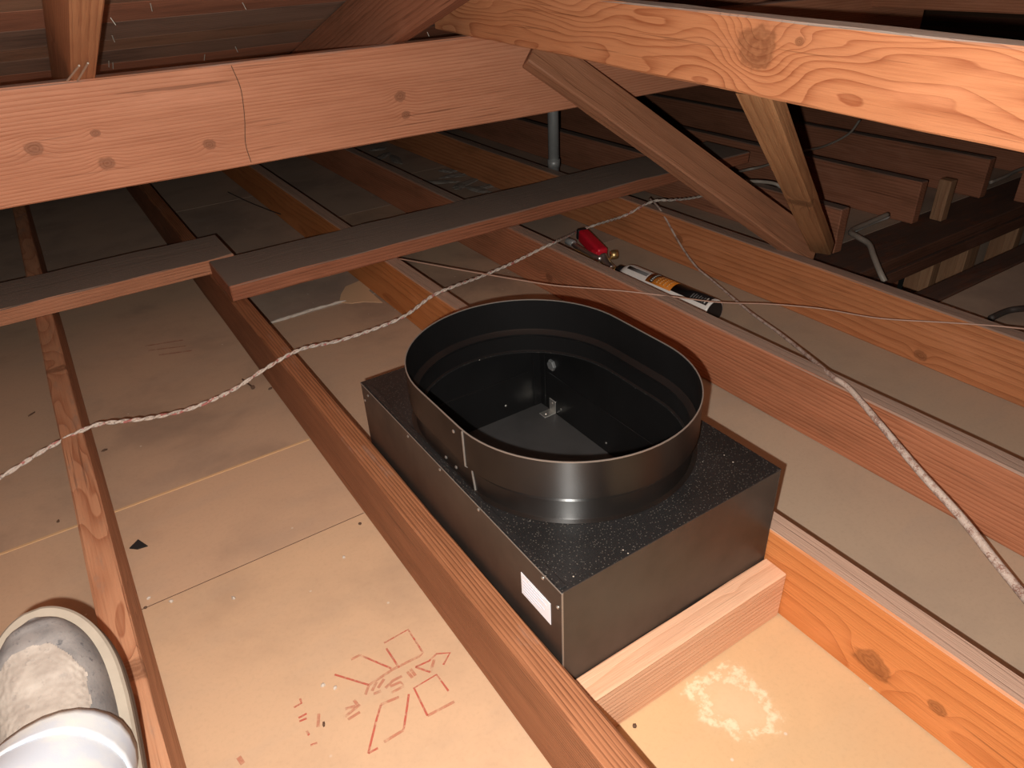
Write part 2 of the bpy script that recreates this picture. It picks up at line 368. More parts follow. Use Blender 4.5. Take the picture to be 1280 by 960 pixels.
while y < 4.1:
    wd = (.118, .132, .092, .124)[i % 4]; yc = y + wd / 2
    x1 = min(yc + .66 - .02, 4.9); x0 = -1.65
    c = Vector(((x0 + x1) / 2, yc, zmain(yc))) + N0 * (.011)
    board('plank', c, (1, 0, 0), N0, x1 - x0, (wd - .0012) / math.cos(ang), .019, PL[seq[i % 9]], cl, bev=0)
    y += wd; i += 1
x = .10; i = 0
while x < 4.9:
    wd = (.124, .118, .132)[i % 3]; xc = x + wd / 2
    y1 = xc - .66 - .02; y0 = -.7
    if y1 > y0 + .05:
        c = Vector((xc, (y0 + y1) / 2, zhip(xc))) + NH * (.011)
        board('plank', c, (0, 1, 0), NH, y1 - y0, (wd - .0012) / math.cos(ang), .019, PL[(1, 2, 1, 0)[i % 4]], cl, bev=0)
    x += wd; i += 1
# shingle nails poking through
def roofpt(u, v): d = ray(u, v); return CAM + d * ((ZM + TS * 1.5 - CAM.z) / (d.z + TS * d.y))
for u, v in ((138, 22), (140, 44), (136, 76), (141, 78), (188, 4), (294, 58), (256, 68), (303, 3), (534, 40)):
    p = roofpt(u, v); rod('nail', p, p - N0 * .014 + Vector((random.uniform(-.006, .006), 0, 0)), .0010, M['nail'], cl, 5)
# rafters
def rafter(label, xc, y0, y1, mat, width=.038):
    ym = (y0 + y1) / 2; dirv = Vector((0, math.cos(ang), -math.sin(ang)))
    h = .133
    c = Vector((xc, ym, zmain(ym))) - N0 * (h / 2 + .001)
    o = board('rafter', c, dirv, N0, (y1 - y0) / math.cos(ang), width, h, mat, bev=.003, cuts=10, jit=.0008)
    return tag(o, label, 'rafter')
raf1 = rafter('short orange rafter bearing on the long cross beam, two bright nails at its foot', -.21, -.6, 3.24, wood('wood_rafter_a', (.50, .235, .115), (.30, .11, .05), .006, (.06, .02), .02, 0, (.1, .1, .1), [], 16.4, .7, .3))
rafter('dark reddish rafter seen side-on beside the junction of the two main beams', .389, -.25, 3.24, wood('wood_rafter_b', (.33, .135, .075), (.19, .065, .03), .009, (.06, -.1), .03, 0, (.1, .1, .1), [], 17.7, .6, .45))
for k, lab in enumerate(('jack rafter hidden behind the right hand main beam', 'jack rafter over the cut joist ends', 'far jack rafter over the dark joists')):
    xc = .99 + .6 * k; rafter(lab, xc, xc - .60, 3.24, mfar)
rafter('rafter beyond the shoe side of the attic', -.81, -.6, 3.24, mfar)
for u0, v0, u1, v1 in ((84, 101, 99, 82), (97, 101, 110, 79)):
    a = aty(u0, v0, 1.470); b = aty(u1, v1, 1.375)
    n = rod('nail', a, b, .0016, M['nail'], None, 6); n.parent = raf1; n.matrix_parent_inverse = raf1.matrix_basis.inverted()

# ------------------------------------------------------------------ main beams
PB = .3575 - .012 * .3; 
pb = Vector((.35, 1.519, .450))
o = board('cross_beam', pb, (1, 0, -.0095), (0, 0, 1), 3.9, .038, .187, wood('wood_cross_beam', (.56, .245, .138), (.36, .12, .056), .0062, (.03, .13), .010, .5, (.36, .29, .25),
          [((-.668 , -.019, -.003), .011), ((-.568, -.019, -.045), .010), ((-.388, -.019, -.042), .009), ((-.571, -.019, .007), .006), ((.018, -.019, -.006), .010), ((.028, -.019, -.045), .008)], 18.6, .62, .25, (.30, .10, .05)), bev=.003, cuts=24, jit=.0008)
tag(o, 'long pinkish cross beam with fine straight grain carrying the rafters', 'beam')
cp = catmull([aty(u, v, 1.4992) for u, v in ((289, 82), (300, 108), (304, 130), (306, 152), (307, 180), (314, 203))], 6)
ck = obj('crack', tube_bm(cp, .0007, 5), M['chip']); ck.parent = o; ck.matrix_parent_inverse = o.matrix_basis.inverted()
q0 = Vector((.569, -.45, .5035 + .033 * (-.45 - .36) + .05)); q1 = Vector((.569, 1.66, .5035 + .033 * (1.66 - .36) + .05))
qc = (q0 + q1) / 2; L = (q1 - q0).length
def qk(y, z, r): # knot on Q in local coordinates
    return ((y - qc.y, .019, z - (.5535 + .033 * (y - .36))), r)
o = board('main_beam', qc, q1 - q0, (0, 0, 1), L, .038, .1, wood('wood_main_beam', (.58, .235, .105), (.34, .10, .038), .0045, (-.075, -.03), .070, 1.1, (.50, .42, .36),
          [qk(.723, .578, .026), qk(.655, .590, .005)], 20.3, .95, .22, (.34, .16, .10), .62, 3.0), bev=.003, cuts=24, jit=.0009)
tag(o, 'bright orange beam with swirling grain and one large knot, resting on the cross beam', 'beam')

yb = yboard('purlin', 2.0, 2.038, -.5, 1.70, .484, .61, wood('wood_purlin', (.42, .17, .09), (.25, .085, .04), .007, (-.03, .1), .02, .6, (.2, .15, .12), [], 30.2, .6, .4), bev=.003, cuts=6, jit=.0008)
tag(yb, 'dark reddish beam high up behind the bright beam with the large knot', 'beam')
# braces
def brace(name, T, B, V, Wd, Th, mat, label, cut=0.):
    T, B = Vector(T), Vector(B); a = (B - T)
    o = board(name, (T + B) / 2, a, V, a.length, Wd, Th, mat, bev=.003, cuts=8, jit=.0008)
    if cut:                                # top end sawn level so that it bears under the beam
        mi = o.matrix_basis
        for v in o.data.vertices:
            if v.co.x < -a.length / 2 + .012:
                wz = (mi @ v.co).z; v.co.x += (wz - cut) / -(a.normalized().z)
    return tag(o, label, 'brace')
brace('brace', (.680, 1.452, .508), (1.302, 1.085, -.020), (-.063, -.837, .543), .089, .036,
      wood('wood_brace_long', (.36, .16, .085), (.22, .085, .04), .012, (.03, -.08), .03, 0, (.1, .1, .1), [], 21.8, .45, .45, (.12, .06, .035)),
      'long slanting brace from the beam junction down to the joist')
brace('brace', (.590, .744, .516), (1.302, 1.058, .002), (-.51, -.194, -.838), .052, .034,
      wood('wood_brace_knot', (.50, .25, .115), (.33, .13, .05), .013, (.05, .05), .03, 0, (.1, .1, .1), [((.03, .01, .019), .014)], 23.5, .6, .35, (.20, .09, .04)),
      'short knotty brace from under the bright beam down to the long brace foot', .514)

# galvanised pipe rising behind the flat board
pp = atz(699, 214, .0)
pr = empty('vent_pipe', (pp.x + .02, pp.y + .06, FZ))
tb = obj('pipe', tube_bm([Vector((0, 0, 0)), Vector((0, 0, .75))], .0195, 20), M['galv'], pr, True)
obj('coupling', tube_bm([Vector((0, 0, .137)), Vector((0, 0, .165))], .0225, 20), M['galv'], pr, True)
tag(pr, 'grey galvanised pipe standing behind the flat dusty board', 'pipe')

# ------------------------------------------------------------------ framed opening beyond the joists on the right
mpl = wood('wood_plate', (.17, .075, .045), (.09, .035, .02), .007, (.02, .1), .015, .6, (.08, .055, .045), [], 25.1, .6, .5, (.05, .02, .012))
mst = wood('wood_stud', (.36, .20, .11), (.22, .10, .05), .008, (.06, .02), .02, 0, (.1, .1, .1), [], 26.4, .6, .4)
tag(xboard('top_plate', 1.226, 3.8, 1.075, 1.244, FZ - .04, FZ - .001, mpl, cuts=6, jit=.001), 'dark wall plate that the cut joist ends rest on', 'plate')
tag(xboard('top_plate', 1.24, 3.8, 1.065, 1.155, FZ - .08, FZ - .041, mpl, cuts=6, jit=.001), 'second dark plate doubled under the wall plate of the cut joists', 'plate')
tag(xboard('header', 1.226, 3.8, .838, .9, FZ - .035, FZ + .004, mpl, cuts=6, jit=.001), 'dark rail along the near edge of the framed opening', 'plate')
for (x0, x1, lab) in ((1.62, 1.66, 'stud under the doubled plate beside the red panel'), (1.93, 1.97, 'thin upright stud under the doubled plate'), (2.13, 2.20, 'pale wide stud under the doubled plate'), (2.45, 2.49, 'last stud under the doubled plate')):
    tag(zboard('stud', x0, x1, 1.07, 1.15, FZ - .62, FZ - .0815, mst, bev=.002), lab, 'stud', 'studs under the doubled plate')
tag(zboard('wall_panel', 1.66, 1.90, 1.15, 1.165, FZ - .62, FZ - .0815, wood('wood_red_panel', (.34, .13, .075), (.2, .07, .035), .01, (.05, .1), .02, 0, (.1, .1, .1), [], 27.7, .5, .5), bev=.001), 'reddish board closing the gap between two studs', 'panel')
tag(zboard('wall_panel', 1.25, 1.60, 1.15, 1.165, FZ - .62, FZ - .0815, M['dry_d'], bev=.001), 'grey panel under the doubled plate', 'panel')
tag(zboard('wall_panel', 2.0, 3.7, 1.17, 1.182, FZ - .62, FZ - .0815, M['dry_d'], bev=.001), 'wide grey panel behind the studs', 'panel')
tag(zboard('cripple_stud', 2.085, 2.12, 1.16, 1.20, FZ, -.005, mst, bev=.002), 'small upright block on the wall plate by the cut joist ends', 'stud')
tag(yboard('shaft_bottom', 1.22, 3.8, .84, 1.24, FZ - .66, FZ - .63, M['felt'], bev=.002), 'dark bottom of the framed opening', 'panel')
tag(yboard('blocking', 2.46, 2.6, 1.08, 1.12, FZ + .0, .0, mfar, bev=.002), 'dark reddish block standing on the wall plate', 'block')

# ------------------------------------------------------------------ black vent box with oval collar
BX0, BX1, BY0, BY1, BT = .0048, .3656, .4444, .9963, .1099
bxo = empty('vent_box', (.185, .72, FZ)); tag(bxo, 'black sheet metal vent box with an oval collar between two joists', 'vent box')
OFF = Vector((.185, .72, FZ))
def bl(p): return Vector(p) - OFF
def bpart(name, x0, x1, y0, y1, z0, z1, mat, bev=.0006, parent=None):
    o = obj(name, box_bm(x1 - x0, y1 - y0, z1 - z0, bev), mat, parent or bxo)
    c = Vector(((x0 + x1) / 2, (y0 + y1) / 2, (z0 + z1) / 2)); o.location = c - OFF; return o
th = .0016
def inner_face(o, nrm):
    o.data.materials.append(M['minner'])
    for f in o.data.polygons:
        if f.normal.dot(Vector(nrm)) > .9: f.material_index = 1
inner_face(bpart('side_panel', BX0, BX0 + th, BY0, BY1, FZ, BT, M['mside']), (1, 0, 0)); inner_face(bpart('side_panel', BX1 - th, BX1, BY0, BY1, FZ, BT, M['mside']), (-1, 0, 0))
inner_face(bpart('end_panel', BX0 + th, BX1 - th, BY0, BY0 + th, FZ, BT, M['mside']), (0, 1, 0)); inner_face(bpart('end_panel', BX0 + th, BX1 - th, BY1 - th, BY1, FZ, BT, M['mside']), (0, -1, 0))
bpart('floor_plate', BX0 + th, BX1 - th, BY0 + th, BY1 - th, -.0745, -.072, M['mfloor'])
bpart('corner_flange', BX1 - .020, BX1 - th, BY1 - .0035, BY1 - th, -.072, BT - .004, M['minner'])
bpart('corner_flange', BX1 - .0035, BX1 - th, BY1 - .018, BY1 - .0035, -.072, BT - .004, M['minner'])
bpart('wall_crease', BX1 - .0028, BX1 - th, BY0 + .03, BY1 - .03, .010, .0125, M['minner'])
bpart('wall_crease', BX0 + .03, BX1 - .03, BY1 - .0028, BY1 - th, .010, .0125, M['minner'])
# edge seams on the outside
bpart('edge_seam', BX0 - .0008, BX0, BY0, BY1, BT - .0012, BT + .001, M['cutedge']); bpart('edge_seam', BX0 - .0006, BX0 + .002, BY0 - .0008, BY0, FZ + .02, BT, M['cutedge'])
bpart('folded_lip', BX0 + .001, BX0 + .010, BY0 + .004, BY1 - .01, BT + .0008, BT + .0035, M['mtop'], .001)
CX, CY, CA = .1855, .7205, .0562
def stadium(r, n=20, a=CA):
    pts = []
    for k in range(n + 1): t = math.pi * k / n; pts.append((CX + r * math.cos(t), CY + a + r * math.sin(t)))
    for k in range(n + 1): t = math.pi + math.pi * k / n; pts.append((CX + r * math.cos(t), CY - a + r * math.sin(t)))
    return pts
def rect_hit(px, py):
    dx, dy = px - CX, py - CY; s = 1e9
    if abs(dx) > 1e-9: s = min(s, ((BX1 if dx > 0 else BX0) - CX) / dx)
    if abs(dy) > 1e-9: s = min(s, ((BY1 if dy > 0 else BY0) - CY) / dy)
    return (CX + dx * s, CY + dy * s)
inn = stadium(.164); n = len(inn)
import itertools
angs = []
V_, F_ = [], []
corn = [(BX0, BY0), (BX1, BY0), (BX1, BY1), (BX0, BY1)]
outr = [rect_hit(*p) for p in inn]
for zz in (BT + .0008, BT - .0008):
    for p in inn: V_.append(bl((*p, zz)))
    for p in outr: V_.append(bl((*p, zz)))
for k in range(n):
    k2 = (k + 1) % n
    F_.append((k, k2, n + k2, n + k)); F_.append((2 * n + k, 3 * n + k, 3 * n + k2, 2 * n + k2))
    F_.append((k, 2 * n + k, 2 * n + k2, k2))
    a, b = outr[k], outr[k2]          # fill the rectangle's corners
    if abs(a[0] - b[0]) > 1e-5 and abs(a[1] - b[1]) > 1e-5:
        c = min(corn, key=lambda q: (q[0] - (a[0] + b[0]) / 2) ** 2 + (q[1] - (a[1] + b[1]) / 2) ** 2)
        V_.append(bl((*c, BT + .0008))); F_.append((n + k, n + k2, len(V_) - 1))
        V_.append(bl((*c, BT - .0008))); F_.append((3 * n + k, 3 * n + k2, len(V_) - 1))
meshobj('top_panel', V_, F_, M['mtop'], bxo)
# collar: profile swept round the oval (radius, z): outside up, rim, inside down
prof = [(.1755, .1112), (.1690, .1120), (.1682, .114), (.1680, .140), (.1662, .1425), (.1662, .1445), (.1735, .1485), (.1752, .1500), (.1750, .2045),
        (.1738, .2045), (.1738, .1505), (.1722, .1490), (.1650, .1445), (.1650, .1425), (.1668, .1400), (.1668, .113), (.1640, .1115)]
V_, F_ = [], []; rings = [stadium(r, 40) for r, z in prof]; n = len(rings[0])
for rg, (r, z) in zip(rings, prof): V_ += [bl((*p, z)) for p in rg]
for i in range(len(prof) - 1):
    for k in range(n): k2 = (k + 1) % n; F_.append((i * n + k, i * n + k2, (i + 1) * n + k2, (i + 1) * n + k))
me = meshobj('collar', V_, F_, M['mcollar'], bxo, True)
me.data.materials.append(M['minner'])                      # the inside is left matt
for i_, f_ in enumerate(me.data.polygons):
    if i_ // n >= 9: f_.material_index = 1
try:
    me.data.set_sharp_from_angle(angle=math.radians(35))
except Exception: pass
V_, F_ = [], []
for r, z in ((.1752, .2043), (.1752, .2056), (.1736, .2056), (.1736, .2043)): V_ += [bl((*p, z)) for p in stadium(r, 40)]
for i in range(4):
    for k in range(n): k2 = (k + 1) % n; j = (i + 1) % 4; F_.append((i * n + k, i * n + k2, j * n + k2, j * n + k))
rim = meshobj('rim', V_, F_, M['cutedge'], bxo); rim['label'] = 'bare metal rim edge'
# overlap seam on the collar's flat side
sx = CX - .1752; ys = .655
seam = [(sx, .2045), (sx, .1500), (sx + .0018, .1480), (sx + .0088, .1435), (sx + .0074, .139), (sx + .0068, .112)]
V_, F_ = [], []
for j, (xx, zz) in enumerate(seam):
    for dx, dy in ((-.0014, 0), (-.0014, .0016), (.0008, .0016), (.0008, 0)): V_.append(bl((xx + dx, ys + dy - (0, 0, .000, .002, .003, .008)[j], zz)))
for i in range(5):
    for k in range(4): F_.append((i * 4 + k, i * 4 + (k + 1) % 4, i * 4 + 4 + (k + 1) % 4, i * 4 + 4 + k))
F_ += [(0, 1, 2, 3), (20, 21, 22, 23)]
o = meshobj('seam_edge', V_, F_, M['cutedge'], bxo)
scr = lathe_bm([(.0028, 0), (.0028, .0008), (.0018, .0016), (.0006, .0019)], 10)
sme = bpy.data.meshes.new('screw'); scr.to_mesh(sme); scr.free(); sme.materials.append(M['steel'])
def screw(p, nrm, parent=bxo, s=1.):
    o = bpy.data.objects.new('screw', sme); COL.objects.link(o); o.parent = parent
    o.matrix_basis = Matrix.Translation(bl(p)) @ Vector((0, 1, 0)).rotation_difference(Vector(nrm)).to_matrix().to_4x4() @ Matrix.Scale(s, 4)
for y_, z_ in ((.97, .098), (.823, .102), (.724, .103), (.621, .104), (.48, .103), (.452, .081), (.989, .079)): screw((BX0, y_, z_), (-1, 0, 0), s=.85)
for y_, z_ in ((.727, .098), (.929, -.053), (.795, -.054), (.833, .096)): screw((BX1 - th, y_, z_), (-1, 0, 0), s=.8)
for x_, z_ in ((.28, -.046), (.356, -.010)): screw((x_, BY1 - th, z_), (0, -1, 0), s=.8)
for u, v, xx in ((567, 539, sx - .0003), (557.7, 571.5, sx + .0068), (570.4, 584, sx + .0070)):
    p = atx(u, v, xx); screw(p, (-1, 0, 0), s=.95)
# sticker with faint print
st = bpart('label_sticker', BX0 - .0005, BX0, .466, .526, .038, .0735, M['sticker'], 0); st['label'] = 'white paper sticker'
for k in range(6):
    zz = .0685 - k * .0052; y1_ = .522 - (.012 if k == 0 else 0); y0_ = .470 + (.010, .004, .022, .008, .016, .03)[k]
    o = obj('print_line', box_bm(.0003, y1_ - y0_, .0016, 0), M['ink'], st); o.location = Vector((BX0 - .0006, (y0_ + y1_) / 2, zz)) - OFF - st.location
# knockout plug and bracket inside
k = lathe_bm([(.0115, 0), (.0115, .004), (.0095, .006)], 6); kp = obj('hex_knockout', k, plain('grey_plug', (.12, .12, .12), .6, 0, .4, 200), bxo)
kp.matrix_basis = Matrix.Translation(bl((BX1 - th, .955, .034))) @ Vector((0, 1, 0)).rotation_difference(Vector((-1, 0, 0))).to_matrix().to_4x4()
br = bpart('corner_bracket', .337, .3625, .945, .965, -.0718, -.0700, M['steel'], .0004); br['label'] = 'bright steel angle bracket'
u_ = obj('bracket_leg', box_bm(.0018, .020, .026, .0004), M['steel'], br); u_.location = Vector((.3628, .955, -.0575)) - OFF - br.location
for p_, n_ in (((.346, .955, -.070), (0, 0, 1)), ((.3618, .955, -.052), (-1, 0, 0))): screw(p_, n_, s=.8)

# ------------------------------------------------------------------ blow torch lying between the joists
tr = empty('blow_torch', (.962, 1.280, FZ + .0355)); tag(tr, 'blow torch with red grip and orange labelled gas cylinder lying behind a joist', 'blow torch')
tr.rotation_euler = (0, 0, math.radians(2.2))
r = .035
obj('cylinder', lathe_bm([(.033, -.178), (.0348, -.1765), (r, -.174), (r, .118), (.033, .130), (.026, .142), (.019, .150)], 32), M['canwhite'], tr, True)
def band(name, y0, y1, a0, a1, mat, rr=r + .0004, parent=tr):
    V_, F_ = [], []; m = 14
    for j in range(m + 1):
        t = math.radians(a0 + (a1 - a0) * j / m)
        for q, yy in ((rr, y0), (rr, y1), (rr - .0008, y0), (rr - .0008, y1)): V_.append((q * math.cos(t), yy, q * math.sin(t)))
    for j in range(m): a = j * 4; F_ += [(a, a + 4, a + 5, a + 1), (a + 2, a + 3, a + 7, a + 6), (a, a + 2, a + 6, a + 4), (a + 1, a + 5, a + 7, a + 3)]
    return meshobj(name, V_, F_, mat, parent, True)
band('label_stripe', .045, .120, 98, 118, M['cangrey'])
lo = band('label_panel', -.050, .040, 48, 138, M['canorange']); band('label_panel', -.170, -.050, 48, 134, M['canblack'])
lb = band('name_panel', .016, .028, 62, 134, M['canblack'], r + .0008, lo)
for a0 in range(70, 128, 9): band('print_mark', .0185, .0255, a0, a0 + 4.5, M['print'], r + .0012, lo)
for k_, yy in enumerate((.004, -.008, -.020, -.034)):
    for a0 in range(76, 130, 11): band('print_mark', yy - .003, yy + .003, a0, a0 + 6, M['opale'], r + .0008, lo)
lp = [o for o in tr.children if o.name.startswith('label_panel') and o is not lo][0]
for k_ in range(7): band('print_mark', -.163 + k_ * .0075, -.1595 + k_ * .0075, 96 + (k_ * 13) % 9, 128, M['print'] if k_ in (0,) else M['cangrey'], r + .0008, lp)
obj('cylinder_base', lathe_bm([(.005, -.1784), (.031, -.1784), (.031, -.1775), (.005, -.1775)], 28), M['canblack'], tr)  # black disc, paints the shade of a recessed cylinder bottom
obj('valve_collar', lathe_bm([(.020, .148), (.021, .152), (.021, .168), (.014, .172)], 20), M['blackplastic'], tr, True)
obj('fitting', lathe_bm([(.008, .168), (.008, .180), (.0105, .181), (.0105, .188), (.007, .189), (.007, .200)], 12), M['brass'], tr, True)
body = obj('regulator_body', tube_bm(catmull([Vector((0, .196, 0)), Vector((.002, .214, .004)), Vector((.006, .236, .012)), Vector((.012, .250, .022))], 5), .0125, 12), M['chrome'], tr, True)
kb = obj('control_knob', lathe_bm([(.006, -.010), (.0125, -.009), (.0135, 0), (.0125, .009), (.006, .011)], 16), M['brass'], tr, True)
kb.location = (.042, .236, .020); kb.rotation_euler = (0, 0, math.radians(70))
rod('knob_stem', (.010, .232, .010), (.034, .236, .018), .004, M['brass'], tr)
gb = box_bm(.145, .034, .040, .009, 0, 0, 3); grip = obj('grip', gb, M['red'], tr, True)
grip.matrix_basis = frame((.046, .335, .022), (.30, 1, .10), (0, 0, 1)); grip['label'] = 'red plastic grip'
ec = obj('grip_cap', box_bm(.014, .030, .034, .005, 0, 0, 2), M['blackplastic'], tr); ec.matrix_basis = frame((.068, .414, .030), (.30, 1, .10), (0, 0, 1))
tg = obj('trigger', box_bm(.030, .012, .030, .004), M['red'], tr); tg.matrix_basis = frame((.012, .285, .012), (.15, 1, 0), (0, 0, 1))
obj('burn_tube', tube_bm(catmull([Vector((.000, .245, .016)), Vector((-.004, .285, .018)), Vector((.000, .34, .020)), Vector((.006, .385, .022))], 6), .0075, 12), M['chrome'], tr, True)
obj('flame_tip', lathe_bm([(.008, .375), (.011, .378), (.011, .408), (.009, .410)], 14), M['galv'], tr, True).location = (.008, 0, .023)
rod('guard_wire', (-.016, .225, .010), (-.012, .350, .018), .0028, M['brass'], tr)

# ------------------------------------------------------------------ wires
def twist(name, pts, label, r=.0025, pitch=.048):
    e = empty(name, pts[0]); tag(e, label, 'wire'); C = catmull(pts, 26); s = 0.
    for ph, mt in ((0, M['strand1']), (math.pi, M['strand2'])):
        out = []; s = 0
        for i, p in enumerate(C):
            if i: s += (p - C[i - 1]).length
            t = (C[min(i + 1, len(C) - 1)] - C[max(i - 1, 0)]).normalized(); u = t.cross(Vector((0, 0, 1))).normalized(); v = u.cross(t)
            a = 2 * math.pi * s / pitch + ph + 1.6 * mnoise.noise(p * 9)
            out.append(p + (u * math.cos(a) + v * math.sin(a)) * r * .75 - Vector(pts[0]))
        obj('strand', tube_bm(out, r, 6), mt, e, True)
    return e
W1 = [(-60, 628, -.05), (0, 597, -.02), (60, 560, -.008), (115, 533, .005), (150, 527, .004), (190, 522, -.012), (240, 510, -.03), (290, 488, -.02), (330, 462, .0), (375, 437, .006), (430, 424, -.015), (500, 398, -.012), (540, 370, .004),
      (570, 357, .004), (600, 346, -.010), (640, 329, -.008), (672, 313, .002), (695, 302, .003), (708, 296, -.045), (722, 289, -.088), (742, 282, -.090), (760, 276.5, -.06), (782, 269, -.02), (815, 252, .005), (840, 250, .001), (868, 247, -.02), (905, 238, -.03)]
twist('twisted_wire', [atz(*q) for q in W1], 'twisted pair of old cloth covered wires draped across the joists')
W2 = [(497, 323, .002), (540, 331, .012), (590, 340, .012), (680, 355, .012), (720, 359, .010), (760, 362, .006), (800, 366, .004), (850, 372, -.004), (900, 378, -.02), (960, 380, -.03), (1010, 384, -.03), (1040, 388, -.03), (1100, 398, -.02), (1180, 403, -.005), (1240, 407, .003), (1280, 411, .004), (1330, 416, -.01)]
tag(obj('thin_wire', tube_bm(catmull([atz(*q) for q in W2], 8), .0016, 6), M['copper'], None, True), 'thin pinkish wire running over the gas cylinder and across two joists', 'wire')
def cablemat():
    t = NT('cloth_cable'); P = t.n('ShaderNodeTexCoord').outputs['Object']
    a = t.noise(P, 60, 4, .7); b = t.noise(P, 420, 2, .6)
    c = t.mix(t.smooth(a, .46, .60), (.55, .43, .36), (.30, .17, .13)); c = t.mix(t.smooth(b, .45, .75), c, (.66, .57, .50))
    t.lk(c, t.b.inputs['Base Color']); t.b.inputs['Roughness'].default_value = .85; t.bump(b, .5, .001); return t.m
W3 = [(812, 248, .004), (826, 263, .0), (850, 305, -.06), (870, 333, -.08), (890, 350, -.09), (935, 388, -.08), (975, 417, -.06), (1010, 445, -.03), (1040, 470, .005), (1062, 486, .008), (1100, 530, .0), (1150, 590, -.02), (1200, 645, -.04), (1245, 702, -.055), (1280, 745, -.06), (1330, 805, -.03), (1380, 860, .006)]
pts = catmull([atz(*q) for q in W3], 8); nn = len(pts)
rd = [.0028 + .0038 * min(1, max(0, (i / nn - .25) * 2.0)) for i in range(nn)]
tag(obj('cloth_cable', tube_bm(pts, rd, 10), cablemat(), None, True), 'thick frayed cloth cable crossing the joist beside the torch', 'cable')
def wire(label, q, r, mat, name='cable'):
    return tag(obj(name, tube_bm(catmull([atz(*t) for t in q], 8), r, 7), mat, None, True), label, 'cable')
wire('pale cable lying over the short-cut joist behind the knotty brace', [(905, 226, -.02), (925, 227, .004), (950, 227, .006), (972, 231, .004), (982, 244, -.03)], .006, M['whitecable'])
wire('thin pale cable looping under the bright beam behind the knotty brace', [(912, 217, -.05), (935, 212, .004), (960, 206, .004), (1000, 190, .004), (1030, 183, -.02), (1060, 168, .005), (1075, 150, .05)], .0045, M['whitecable'])
wire('bent pale cable dropping into the framed opening beside a cut joist end', [(1110, 268, -.10), (1085, 279, -.10), (1064, 289, -.09), (1072, 296, -.08), (1086, 305, -.08), (1092, 320, -.09), (1100, 340, -.11), (1106, 352, -.13)], .0085, M['whitecable'])
wire('white tube lying on the wall plate', [(1066, 288, -.125), (1090, 277, -.125), (1110, 270, -.125)], .010, plain('white_tube', (.62, .62, .6), .5, 0, .2))
wire('thin pale cable on the far side of the last cut joist', [(1238, 228, -.06), (1256, 221, -.06), (1272, 213, -.06), (1300, 205, -.06)], .006, M['whitecable'])
wire('dark wire curving over the drywall behind the flat boards', [(285, 240, FZ + .004), (310, 252, FZ + .01), (340, 264, FZ + .02), (370, 274, FZ + .02), (398, 286, FZ + .02)], .002, M['darkcable'])
wire('dark cable beside the joist with the braces', [(1238, 398, -.12), (1258, 389, -.115), (1275, 386, -.11), (1310, 384, -.12)], .008, M['darkcable'])
wire('thin dark wire hanging beside the short orange rafter', [(10, 0, .64), (33, 10, .62), (48, 22, .605), (58, 31, .595)], .0016, M['darkcable'])

# ------------------------------------------------------------------ marks and crumbs on the drywall
def stroke_mat(name, col, dens):
    t = NT(name); P = t.n('ShaderNodeTexCoord').outputs['Object']; t.b.inputs['Base Color'].default_value = (*col, 1); t.b.inputs['Roughness'].default_value = .9
    tr_ = t.n('ShaderNodeBsdfTransparent'); mx = t.n('ShaderNodeMixShader')
    f = t.math('MULTIPLY', t.smooth(t.noise(P, 90, 3, .7), .25, .60), dens)
    t.lk(f, mx.inputs[0]); t.lk(tr_.outputs[0], mx.inputs[1]); t.lk(t.b.outputs[0], mx.inputs[2]); t.lk(mx.outputs[0], t.out.inputs[0]); return t.m
M['redink'] = stroke_mat('red_stamp_ink', (.56, .095, .065), .66); M['redfaint'] = stroke_mat('red_stamp_faint', (.55, .12, .07), .38)
p0 = [o for o in fb.children if o.name == 'drywall_panel'][0]
stamp = empty('stamp_mark', (0, 0, 0)); 
stamp.parent = p0; stamp.matrix_parent_inverse = p0.matrix_basis.inverted()
def stroke(px, wd, mat, z=FZ + .0004, parent=None, name='stamp_stroke'):
    P = [atz(360 + a / 5.333, 770 + b / 5.333, z) for a, b in px]; bm = bmesh.new(); prev = None
    for i, p in enumerate(P):
        t = (P[min(i + 1, len(P) - 1)] - P[max(i - 1, 0)]); t.z = 0; t.normalize(); nrm = Vector((-t.y, t.x, 0)) * wd / 2
        a = bm.verts.new(p + nrm); b = bm.verts.new(p - nrm)
        if prev: bm.faces.new((prev[0], prev[1], b, a))
        prev = (a, b)
    return bm
def strokes(lst, wd, mat, z):
    bm = bmesh.new()
    for px in lst:
        b = stroke(px, wd, mat, z); me = bpy.data.meshes.new('t'); b.to_mesh(me); b.free(); bm.from_mesh(me); bpy.data.meshes.remove(me)
    o = obj('stamp_print', bm, mat, None); o.parent = p0; o.matrix_parent_inverse = p0.matrix_basis.inverted(); return o
bpy.data.objects.remove(stamp)
A = [[(740, 345), (655, 215)], [(640, 180), (800, 90), (900, 245), (880, 265)], [(690, 350), (480, 260)], [(540, 460), (310, 390)],
     [(850, 340), (940, 300), (990, 252), (1080, 245), (1035, 325)], [(850, 340), (950, 375)], [(1070, 500), (990, 390), (840, 480), (930, 665)],
     [(620, 590), (590, 690), (535, 915)], [(535, 915), (600, 880)], [(770, 760), (795, 600), (805, 520)], [(80, 550), (90, 580), (40, 610)], [(70, 680), (125, 650)], [(75, 702), (125, 682)], [(125, 765), (140, 795)], [(150, 862), (195, 845)]]
a_ = strokes(A, .0030, M['redink'], FZ + .0004); a_['label'] = 'faded red stamped emblem on the paper'
